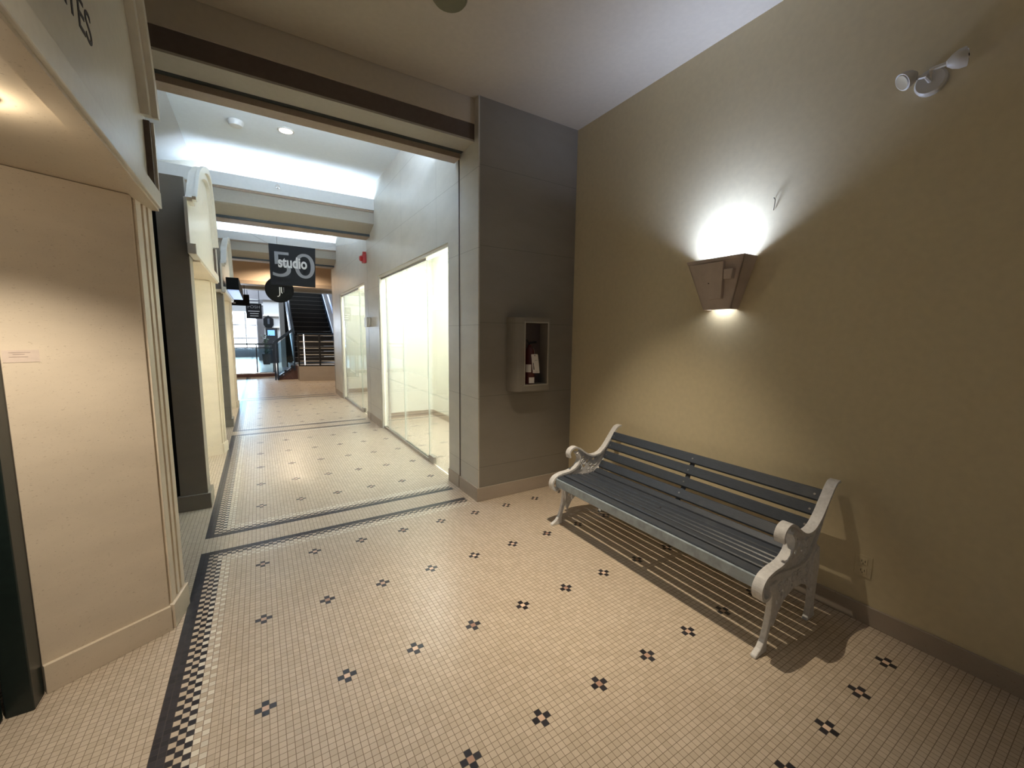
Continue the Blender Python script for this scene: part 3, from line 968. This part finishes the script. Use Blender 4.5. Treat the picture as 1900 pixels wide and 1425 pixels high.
# atrium backdrop: bright window, storefronts, column
w = struct_root('window_3', (-0.7, 29.8, 0.6))
box('daylight_pane', 'dayglow', -1.75, -0.08, 29.9, 29.95, 0.55, 2.72, w)
for z in (1.15, 1.95):
    box('mullion', 'steel', -1.75, -0.08, 29.84, 29.89, z - 0.03, z + 0.03, w)
for xx in (-1.3, -0.62):
    box('mullion', 'atrium_light', xx - 0.04, xx + 0.04, 29.80, 29.84, 0.55, 2.72, w)
st(box('wall_atrium_band', 'atrium_light', -3.9, 0.1, 29.6, 29.98, 2.75, 3.35))
light('window_daylight', 'AREA', (-0.9, 29.4, 1.7), 250, (0.66, 0.82, 1.0), rot=(-PI / 2, 0, 0), shape='RECTANGLE', size=1.6, size_y=2.0)
t = thing('column', 'grey rectangular column standing beside the dark staircase', 'column', (0.98, 19.9, 0))
box('shaft', 'atrium_light', 0.80, 1.24, 20.0, 20.4, 0, 6.0, t)
box('base', 'base', 0.77, 1.27, 19.97, 20.43, 0, 0.12, t) if False else None
t = thing('column', 'slim dark pilaster beside the bright atrium window', 'column', (0.15, 26, 0))
box('shaft', 'atrium', -0.02, 0.30, 26.0, 26.3, 0, 2.95, t)
box('capital', 'atrium_light', -0.06, 0.34, 25.96, 26.34, 2.951, 3.05, t)
# storefront wall with timber band, sill, panels
w = struct_root('wall_storefront', (0.7, 24, 0))
box('panel', 'atrium_light', 0.28, 1.5, 24.0, 24.1, 0, 3.1, w)
box('ledge', 'white', 0.25, 1.5, 23.92, 24.0, 2.32, 2.38, w)
box('timber_band', 'atrium', -3.0, 2.0, 23.9, 24.3, 3.12, 4.4, w)
box('pale_band', 'lip', -0.8, 1.2, 23.85, 23.9, 3.72, 3.92, w)
box('sill', 'white', 0.55, 1.5, 23.92, 24.0, 1.75, 1.80, w)
t = thing('hanging_sign', 'dark hanging sign lettered POSH above the atrium walkway', 'sign', (-0.1, 20, 2.1))
box('board', 'signblack', -0.37, 0.18, 20.0, 20.03, 2.06, 2.68, t)
text_mesh('lettering', 'POSH', 0.17, 'signgrey', Matrix.Translation((-0.095, 19.997, 2.53)) @ FACE_S, t, 0.002, 1.05)
for k, (a, b) in enumerate(((-0.30, 0.10), (-0.24, 0.06), (-0.24, 0.05))):
    box('painted_line', 'signwhite', a, b, 19.992, 19.998, 2.35 - k * 0.095, 2.375 - k * 0.095, t)
MB().tube([(-0.3, 20.015, 2.68), (-0.3, 20.015, 8.0)], 0.01, 6).tube([(0.1, 20.015, 2.68), (0.1, 20.015, 8.0)], 0.01, 6).build('hanging_rods', 'steel', t)
t = thing('hanging_sign', 'small black sign with white mark below the box sign', 'sign', (-0.6, 16.2, 2.35))
box('board', 'black', -0.66, -0.18, 15.6, 15.63, 2.33, 2.68, t)
MB().prism([(-0.62, 2.66), (-0.33, 2.66), (-0.42, 2.54), (-0.47, 2.59), (-0.62, 2.59)], 'y', 15.59, 15.599).build('white_mark', 'signwhite', t)
box('white_line', 'signwhite', -0.62, -0.55, 15.59, 15.599, 2.39, 2.42, t)
MB().tube([(-0.5, 15.615, 2.68), (-0.5, 15.615, 4.2)], 0.01, 6).tube([(-0.3, 15.615, 2.68), (-0.3, 15.615, 4.2)], 0.01, 6).build('hanging_rods', 'steel', t)
t = thing('wall_plaque', 'dark eight-sided plaque on the pale atrium storefront', 'plaque', (0.47, 23.9, 1.9))
c = (0.47, 2.06)
MB().prism([(c[0] + dx, c[1] + dz) for dx, dz in ((-0.22, -0.18), (-0.12, -0.32), (0.12, -0.32), (0.22, -0.18), (0.22, 0.12), (0.10, 0.20), (0, 0.30), (-0.10, 0.20), (-0.22, 0.12))], 'y', 23.88, 23.98).build('frame', 'black', t)
box('emblem', 'bracket', 0.43, 0.52, 23.87, 23.879, 1.92, 2.2, t)
t = thing('arcade_screen', 'dark cabinet with a glowing blue screen at the atrium storefront', 'screen', (0.62, 23.5, 0))
box('cabinet', 'signblack', 0.32, 0.82, 23.4, 23.8, 0.0, 1.72, t)
box('screen', 'bluescreen', 0.40, 0.70, 23.385, 23.399, 1.36, 1.62, t)
t = thing('planter', 'dark rounded potted shrub in front of the cabinet with the blue screen', 'plant', (0.28, 22.6, 0))
MB().lathe([(0.14, 0), (0.18, 0.5), (0.16, 0.5)], (0.28, 22.6, 0)).build('pot', 'signblack', t, True)
m = MB()
for k in range(60):
    a, r_, h = random.uniform(0, 2 * PI), random.uniform(0.02, 0.2), random.uniform(0.5, 1.35)
    c0 = Vector((0.28 + r_ * math.cos(a), 22.6 + r_ * math.sin(a), h))
    d_ = Vector((math.cos(a), math.sin(a), 0.6)) * 0.12
    s_ = d_.cross(Vector((0, 0, 1))).normalized() * 0.04
    v = [m.bm.verts.new(q) for q in (c0, c0 + d_ * 0.5 + s_, c0 + d_, c0 + d_ * 0.5 - s_)]
    m.bm.faces.new(v)
m.tube([(0.28, 22.6, 0.45), (0.28, 22.6, 1.2)], 0.06, 8)
m.build('foliage', plain('dark_leaf', (0.03, 0.045, 0.03), 0.5), t)

# ================================================================== PARK BENCH
bench = thing('park_bench', 'slatted slate-blue bench with white scrolled cast-iron ends against the khaki wall', 'bench', (2.2, 1.66, 0))
BACK = spline([(2.045, 0.528), (2.036, 0.560), (2.055, 0.592), (2.095, 0.605), (2.14, 0.590), (2.19, 0.555), (2.25, 0.522), (2.31, 0.512), (2.37, 0.527), (2.43, 0.575), (2.48, 0.635), (2.525, 0.690), (2.56, 0.722), (2.598, 0.728)], 5)
FRONT = spline([(2.115, 0.560), (2.145, 0.520), (2.140, 0.475), (2.10, 0.435), (2.04, 0.415), (1.97, 0.408), (1.91, 0.392), (1.878, 0.355), (1.880, 0.315), (1.905, 0.290), (1.940, 0.292), (1.955, 0.315)], 5)
SEATC = [(1.915, 0.372), (1.96, 0.380), (2.02, 0.380), (2.10, 0.370), (2.18, 0.358), (2.25, 0.354), (2.31, 0.366), (2.36, 0.402), (2.405, 0.462), (2.445, 0.535), (2.49, 0.615), (2.53, 0.680), (2.56, 0.712)]
SEAT = spline(SEATC, 5)
LEG_F = [(1.965, 0.335), (2.030, 0.345), (2.035, 0.29), (2.022, 0.22), (2.006, 0.15), (1.990, 0.09), (1.978, 0.05), (1.982, 0.0), (1.882, 0.0), (1.885, 0.014), (1.925, 0.034), (1.952, 0.066), (1.968, 0.11), (1.982, 0.17), (1.990, 0.22), (1.985, 0.28)]
LEG_B = [(2.39, 0.36), (2.455, 0.40), (2.47, 0.30), (2.462, 0.20), (2.452, 0.10), (2.462, 0.03), (2.475, 0.0), (2.385, 0.0), (2.40, 0.03), (2.412, 0.10), (2.408, 0.20), (2.395, 0.28)]


def pt_on(path, s):
    tot = 0
    for i in range(len(path) - 1):
        a, b = Vector(path[i]), Vector(path[i + 1])
        l = (b - a).length
        if tot + l >= s:
            p = a.lerp(b, (s - tot) / l)
            return p, (b - a).normalized()
        tot += l
    return Vector(path[-1]), (Vector(path[-1]) - Vector(path[-2])).normalized()


def hole(cx, cz, r, asp=1.0, rot=0.0, n=10):
    out = []
    for k in range(n):
        a = 2 * PI * k / n
        u, v = r * math.cos(a), r * asp * math.sin(a)
        out.append((cx + u * math.cos(rot) - v * math.sin(rot), cz + u * math.sin(rot) + v * math.cos(rot)))
    return out


upper = [(2.12, 0.555), (2.15, 0.575), (2.20, 0.540), (2.26, 0.512), (2.32, 0.503), (2.37, 0.517), (2.405, 0.545), (2.43, 0.565), (2.42, 0.50), (2.38, 0.44), (2.33, 0.385), (2.26, 0.355), (2.18, 0.36), (2.08, 0.375), (1.98, 0.385), (1.93, 0.375), (1.96, 0.40), (2.04, 0.408), (2.10, 0.428), (2.145, 0.475), (2.148, 0.52)]
lower = [(1.93, 0.368), (2.02, 0.378), (2.10, 0.368), (2.20, 0.352), (2.28, 0.352), (2.34, 0.378), (2.40, 0.44), (2.455, 0.40), (2.462, 0.28), (2.455, 0.16), (2.41, 0.16), (2.37, 0.205), (2.30, 0.235), (2.22, 0.240), (2.14, 0.215), (2.08, 0.165), (2.04, 0.10), (2.015, 0.14), (2.02, 0.22), (1.99, 0.29), (1.94, 0.33)]
holes_u = [hole(2.20, 0.50, 0.011, 1.9, 0.6), hole(2.235, 0.47, 0.010, 1.8, -0.5), hole(2.20, 0.435, 0.012, 1.4, 0.9), hole(2.265, 0.435, 0.011, 1.6, 0.2),
           hole(2.30, 0.475, 0.012, 1.4, -0.8), hole(2.345, 0.49, 0.009, 1.5, 0.5), hole(2.31, 0.42, 0.010, 1.5, 0.5), hole(2.165, 0.46, 0.009, 1.5, 0.2), hole(2.24, 0.395, 0.010, 1.7, 1.4)]
holes_l = [hole(2.06, 0.30, 0.014, 1.5, 0.4), hole(2.10, 0.255, 0.012, 1.5, -0.3), hole(2.15, 0.31, 0.016, 1.3, 0.8), hole(2.20, 0.27, 0.012, 1.5, 0.1), hole(2.25, 0.315, 0.017, 1.2, 0.3),
           hole(2.30, 0.27, 0.013, 1.5, 0.6), hole(2.345, 0.325, 0.016, 1.3, -0.5), hole(2.395, 0.28, 0.017, 1.5, 0.1), hole(2.415, 0.35, 0.011, 1.5, 0.2), hole(2.425, 0.215, 0.012, 1.5, 0.1), hole(2.055, 0.22, 0.008, 1.9, 0.4)]


def spiral(m, cx, cz, r, turns, a0, sgn, y, th=0.0042):
    pts = []
    n = int(14 * turns)
    for k in range(n + 1):
        f = k / n
        a = a0 + sgn * 2 * PI * turns * f
        rr_ = r * (1 - 0.82 * f)
        pts.append((cx + rr_ * math.cos(a), y, cz + rr_ * math.sin(a)))
    m.tube(pts, th, 5)


def bench_end(y0, y1, yface, mesh_cache={}):
    """cast end: y0..y1 rim width; the web plate sits at the middle"""
    yc = (y0 + y1) / 2
    e = bpy.data.objects.new('end_frame', None)
    COL.objects.link(e)
    e.parent = bench
    e.location = Vector((2.2, yc, 0)) - bench.location
    MB().ribbon(BACK, 0.013, y0, y1).build('arm_rim', 'iron', e)
    MB().ribbon(FRONT, 0.015, y0, y1).build('front_scroll', 'iron', e)
    MB().ribbon(SEAT, 0.009, y0 + 0.006, y1 - 0.006).build('seat_rim', 'iron', e)
    SP = ((2.20, 0.47, 0.034, 1.4, 0.3, 1), (2.265, 0.455, 0.030, 1.5, 2.0, -1), (2.32, 0.455, 0.034, 1.4, 3.6, 1), (2.16, 0.425, 0.022, 1.3, 1.0, -1),
          (2.36, 0.49, 0.022, 1.2, 0.5, 1), (2.25, 0.395, 0.020, 1.2, 3.0, 1), (2.10, 0.39, 0.016, 1.2, 2.0, 1), (2.30, 0.40, 0.020, 1.2, 5.0, -1),
          (2.07, 0.29, 0.030, 1.4, 1.0, 1), (2.13, 0.30, 0.032, 1.4, 3.0, -1), (2.20, 0.30, 0.034, 1.5, 0.5, 1), (2.27, 0.30, 0.034, 1.5, 2.5, -1),
          (2.34, 0.30, 0.034, 1.5, 4.0, 1), (2.41, 0.31, 0.030, 1.4, 1.4, -1), (2.43, 0.22, 0.022, 1.3, 0.2, 1), (2.12, 0.235, 0.022, 1.2, 2.6, 1), (2.34, 0.245, 0.018, 1.2, 2.0, -1))
    for nm, o_, h_, up_ in (('arm_web', upper, holes_u, True), ('leg_web', lower, holes_l, False)):
        me = plate_with_holes(o_, h_, 0.010)
        me.transform(Matrix.Translation((0, yc, 0)))
        m = MB()
        m.bm.from_mesh(me)
        for s_ in (-1, 1):
            for (cx, cz, r, tn, a0, sg) in SP:
                if (cz > 0.35) == up_:
                    spiral(m, cx, cz, r, tn, a0, sg, yc + s_ * 0.0055)
        m.build(nm, 'iron', e)
    for nm, o_ in (('leg', LEG_F), ('leg', LEG_B)):
        m = MB().prism(o_, 'y', yc - 0.014, yc + 0.014)
        m.build(nm, 'iron', bench, bevel=0.005)
    # little foot pad and knee collar on the front leg
    return e


bench_end(0.858, 0.906, -1)
bench_end(2.408, 2.456, 1)


def slat(mb, s0, w_, th, y0, y1, off=0.0):
    """one timber following the seat curve between arc lengths s0 and s0+w_"""
    pa, ta = pt_on(SEAT, s0)
    pb, tb = pt_on(SEAT, s0 + w_)
    t_ = (pb - pa).normalized()
    n2 = Vector((-t_.y, t_.x))
    r_ = th * 0.3
    q = []
    for p, sg in ((pa, 1), (pb, -1)):
        q.append(p)
    a, b = pa + n2 * off, pb + n2 * off
    poly = [a, a + n2 * (th - r_), a + n2 * th + t_ * r_, b + n2 * th - t_ * r_, b + n2 * (th - r_), b]
    mb.prism([(p.x, p.y) for p in poly], 'y', y0, y1)


ms, mk = MB(), MB()
Y0, Y1 = 0.907, 2.407
SL = [(0.002 + 0.0645 * k, 0.0515) for k in range(7)]
for s0, w_ in SL:
    slat(ms, s0, w_, 0.018, Y0, Y1, 0.004)
ms.build('seat', 'slat', bench)
for s0, w_ in [(0.458, 0.066), (0.546, 0.066), (0.634, 0.064), (0.716, 0.068)]:
    slat(mk, s0, w_, 0.018, Y0, Y1, 0.004)
mk.build('backrest', 'slat', bench)
# nose rail, underside arch strap and bolts
MB().box(1.900, 1.916, Y0, Y1, 0.325, 0.385).build('front_rail', 'slatfront', bench, bevel=0.003)
pts = [p for p in spline([(x, z) for x, z in SEATC], 4)]
MB().ribbon(pts[:-7], 0.007, 1.64, 1.672).build('center_strap', 'bracket', bench)
for s_ in (0.10, 0.26, 0.494, 0.578, 0.663, 0.747):
    for yy in (0.93, 1.656, 2.385):
        p, t_ = pt_on(SEAT, s_)
        n2 = Vector((-t_.y, t_.x))
        c = p + n2 * 0.0215
        MB().tube([(c.x, yy, c.y), (c.x + n2.x * 0.003, yy, c.y + n2.y * 0.003)], 0.006, 8).build('bolt_head', 'metal', bench)

# ================================================================== WALL FITTINGS
t = thing('wall_sconce', 'stepped plaster wall sconce glowing white on the khaki wall', 'wall lamp', (XR, 1.62, 1.68))


def sc_body(zb, zt, hb, ht, db, dt, yc=1.62):
    """tapered block against the wall: half widths and depths at bottom / top"""
    bot = [(XR - 0.001, yc - hb, zb), (XR - 0.001, yc + hb, zb), (XR - db, yc + hb, zb), (XR - db, yc - hb, zb)]
    top = [(XR - 0.001, yc - ht, zt), (XR - 0.001, yc + ht, zt), (XR - dt, yc + ht, zt), (XR - dt, yc - ht, zt)]
    return bot, top


# hollow shell: front and two cheeks
m = MB()
zb, zt = 1.665, 1.985
hb, ht, db, dt = 0.095, 0.195, 0.085, 0.145
yc = 1.60
th = 0.012
def q4(z, h, dpt):
    return h, dpt
m.hull([(XR - db, yc - hb, zb), (XR - db, yc + hb, zb), (XR - db + th, yc + hb, zb), (XR - db + th, yc - hb, zb)],
       [(XR - dt, yc - ht, zt), (XR - dt, yc + ht, zt), (XR - dt + th, yc + ht, zt), (XR - dt + th, yc - ht, zt)])
for sg in (-1, 1):
    m.hull([(XR, yc + sg * hb, zb), (XR - db, yc + sg * hb, zb), (XR - db, yc + sg * (hb - th), zb), (XR, yc + sg * (hb - th), zb)],
           [(XR, yc + sg * ht, zt), (XR - dt, yc + sg * ht, zt), (XR - dt, yc + sg * (ht - th), zt), (XR, yc + sg * (ht - th), zt)])
m.build('shell', 'sconce', t, bevel=0.003)


def front(yv, z, out):
    """point on the sloping front face, pushed out of it"""
    f = (z - zb) / (zt - zb)
    return (XR - (db + (dt - db) * f) - out, yv, z)


m = MB()
# raised centre shield and shoulder block (stepped relief)
poly = [(1.735, 1.955), (1.525, 1.955), (1.535, 1.87), (1.553, 1.73), (1.665, 1.73), (1.715, 1.90)]
m.hull([front(a, b, -0.002) for a, b in poly], [front(a, b, 0.026) for a, b in poly])
poly = [(1.522, 1.905), (1.462, 1.905), (1.478, 1.845), (1.526, 1.845)]
m.hull([front(a, b, -0.002) for a, b in poly], [front(a, b, 0.034) for a, b in poly])
poly = [(1.795, 1.985), (1.405, 1.985), (1.412, 1.962), (1.788, 1.962)]
m.hull([front(a, b, -0.002) for a, b in poly], [front(a, b, 0.008) for a, b in poly])
m.build('relief_panels', 'sconce', t, bevel=0.003)
MB().tube([front(1.63, 1.83, 0.025), front(1.63, 1.83, 0.0285)], 0.0035, 8).build('fixing_screw', 'ink', t)
MB().lathe([(0.03, 0), (0.035, 0.04), (0.03, 0.10), (0.012, 0.12)], (2.585, 1.60, 1.80)).build('bulb', 'lamp', t, True)
box('lamp_holder', 'plastic', 2.56, XR - 0.001, 1.585, 1.615, 1.76, 1.80, t)

t = thing('emergency_light', 'two-headed emergency light high on the khaki wall', 'emergency light', (XR, 0.70, 2.63))
MB().lathe([(0.055, -0.002), (0.055, -0.022), (0.048, -0.03)], (XR, 0.70, 2.63), 'x').build('base_plate', 'plastic', t, True)
for yy, zz, nm, dirv in ((0.765, 2.655, 'lamp_head', Vector((-0.55, 0.55, -0.5))), (0.605, 2.655, 'lamp_head', Vector((0.3, -0.9, 0.15)))):
    dirv.normalize()
    c = Vector((XR - 0.075, yy, zz))
    m = MB()
    m.tube([c - dirv * 0.035, c - dirv * 0.02, c, c + dirv * 0.022], [0.012, 0.026, 0.036, 0.038], 20)
    h = m.build(nm, 'plastic', t, True)
    m = MB().tube([c + dirv * 0.0222, c + dirv * 0.026], 0.031, 20)
    lens = link_part = m.build('lens', 'chrome', None, True)
    lens.parent = h
    lens.data.transform(Matrix.Translation(-root_loc(h)))
MB().tube([(XR - 0.03, 0.70, 2.63), (XR - 0.07, 0.705, 2.64), (XR - 0.065, 0.745, 2.65)], 0.009, 8).tube([(XR - 0.03, 0.70, 2.63), (XR - 0.07, 0.69, 2.66), (XR - 0.065, 0.63, 2.66)], 0.009, 8).build('swivel_arms', 'plastic', t, True)

t = thing('wall_outlet', 'beige duplex power outlet low on the khaki wall beyond the bench end', 'outlet', (XR, 0.738, 0.30))
box('cover_plate', 'paint', XR - 0.005, XR, 0.702, 0.774, 0.245, 0.360, t, 0.002)
for zz in (0.328, 0.278):
    box('socket', 'paint', XR - 0.008, XR - 0.0052, 0.721, 0.755, zz - 0.016, zz + 0.016, t, 0.001)
    MB().box(XR - 0.0088, XR - 0.0081, 0.729, 0.731, zz - 0.004, zz + 0.007).box(XR - 0.0088, XR - 0.0081, 0.744, 0.746, zz - 0.004, zz + 0.007).box(XR - 0.0088, XR - 0.0081, 0.736, 0.740, zz - 0.012, zz - 0.008).build('slots', 'ink', t)
t = thing('wall_hook', 'tiny bent wire hook on the khaki wall above the sconce', 'hook', (XR, 1.33, 2.28))
MB().tube([(XR, 1.335, 2.30), (XR - 0.012, 1.335, 2.305), (XR - 0.014, 1.325, 2.29), (XR - 0.008, 1.33, 2.265), (XR - 0.004, 1.335, 2.235)], 0.0025, 6).build('wire', 'metal', t, True)

# extinguisher cabinet on the end wall: rounded projecting shell with a tall opening
t = thing('extinguisher_cabinet', 'rounded stone-coloured extinguisher cabinet projecting from the end wall', 'cabinet', (2.13, YE, 0.95))
cx0, cx1, wy = 1.885, 2.30, 3.015
ox0, ox1, oz0, oz1 = 2.00, 2.245, 1.045, 1.595


def shell_section(xa, xb):
    """front outline (x,y) of the shell from the left wall contact to the right one"""
    pts = [(cx0, YE)]
    for k in range(1, 9):
        a = PI / 2 * k / 8
        pts.append((ox0 - 0.012 - (ox0 - 0.012 - cx0) * math.cos(a), YE - (YE - wy) * math.sin(a)))
    return pts


L_ = shell_section(0, 0)
Rr_ = [(ox1 + 0.012 + (cx1 - ox1 - 0.012) * math.sin(PI / 2 * k / 6), YE - (YE - wy) * math.cos(PI / 2 * k / 6)) for k in range(0, 7)]
m = MB()
m.prism(L_ + [(ox0, wy), (ox0, YE)], 'z', 0.985, 1.64)
m.prism([(ox1, YE), (ox1, wy)] + Rr_, 'z', 0.985, 1.64)
m.prism([(ox0 + 0.0003, YE), (ox0 + 0.0003, wy), (ox1 - 0.0003, wy), (ox1 - 0.0003, YE)], 'z', 0.985, oz0)
m.prism([(ox0 + 0.0003, YE), (ox0 + 0.0003, wy), (ox1 - 0.0003, wy), (ox1 - 0.0003, YE)], 'z', oz1, 1.64)
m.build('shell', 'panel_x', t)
box('back_panel', plain('dark_cabinet_lining', (0.10, 0.075, 0.07), 0.5), ox0 + 0.0005, ox1 - 0.0005, YE - 0.004, YE - 0.0005, oz0, oz1, t)
fr = MB()
for a in ((ox0 - 0.010, ox0 + 0.001, oz0 - 0.01, oz1 + 0.01), (ox1 - 0.001, ox1 + 0.010, oz0 - 0.01, oz1 + 0.01)):
    fr.box(a[0], a[1], wy - 0.005, wy, a[2], a[3])
fr.box(ox0, ox1, wy - 0.005, wy, oz1, oz1 + 0.010)
fr.box(ox0, ox1, wy - 0.005, wy, oz0 - 0.010, oz0)
fr.build('frame', 'beam', t)
t = thing('fire_extinguisher', 'dark red extinguisher with white labels standing inside the wall cabinet', 'fire extinguisher', (2.085, 3.075, oz0))
MB().lathe([(0.050, 0), (0.053, 0.01), (0.053, 0.27), (0.045, 0.31), (0.018, 0.335), (0.018, 0.355)], (2.09, 3.078, oz0 + 0.001)).build('cylinder', 'redx', t, True)
MB().tube([(2.09, 3.078, 1.40), (2.09, 3.078, 1.42), (2.15, 3.06, 1.425)], 0.010, 8).tube([(2.085, 3.078, 1.41), (2.05, 3.065, 1.445), (2.02, 3.06, 1.44)], 0.007, 8).build('handle_valve', 'signblack', t, True)
MB().prism([(2.090 + 0.0545 * math.cos(a), 3.078 + 0.0545 * math.sin(a)) for a in [math.radians(k) for k in (200, 215, 230, 245, 255)]] + [(2.09, 3.078)], 'z', 1.155, 1.225).build('label_sticker', 'paper', t)
MB().prism([(2.090 + 0.0545 * math.cos(a), 3.078 + 0.0545 * math.sin(a)) for a in [math.radians(k) for k in (235, 250, 265, 280, 295)]] + [(2.09, 3.078)], 'z', 1.055, 1.108).build('label_sticker', 'paper', t)
t = thing('inspection_tag', 'white inspection tag hanging tilted on the extinguisher in the cabinet', 'tag', (2.11, 3.01, 1.30))
MB().prism([(2.062, 1.312), (2.066, 1.318), (2.128, 1.318), (2.134, 1.312), (2.158, 1.147), (2.083, 1.149)], 'y', 3.008, 3.010).build('card', 'paper', t)
MB().prism([(2.081, 1.24), (2.087, 1.24), (2.099, 1.178), (2.090, 1.178)], 'y', 3.0068, 3.0078).build('barcode', 'ink', t)
MB().box(2.10, 2.128, 3.0068, 3.0078, 1.262, 1.264).build('printed_line', 'ink', t)
MB().box(2.115, 2.145, 3.0068, 3.0078, 1.158, 1.160).build('printed_line', 'ink', t)
MB().lathe([(0.005, 0), (0.005, 0.0008)], (2.10, 3.0068, 1.306), 'y', 10).build('eyelet', 'ink', t)
MB().tube([(2.10, 3.009, 1.312), (2.10, 3.015, 1.34), (2.095, 3.022, 1.375)], 0.0015, 5).build('string', 'metal', t)
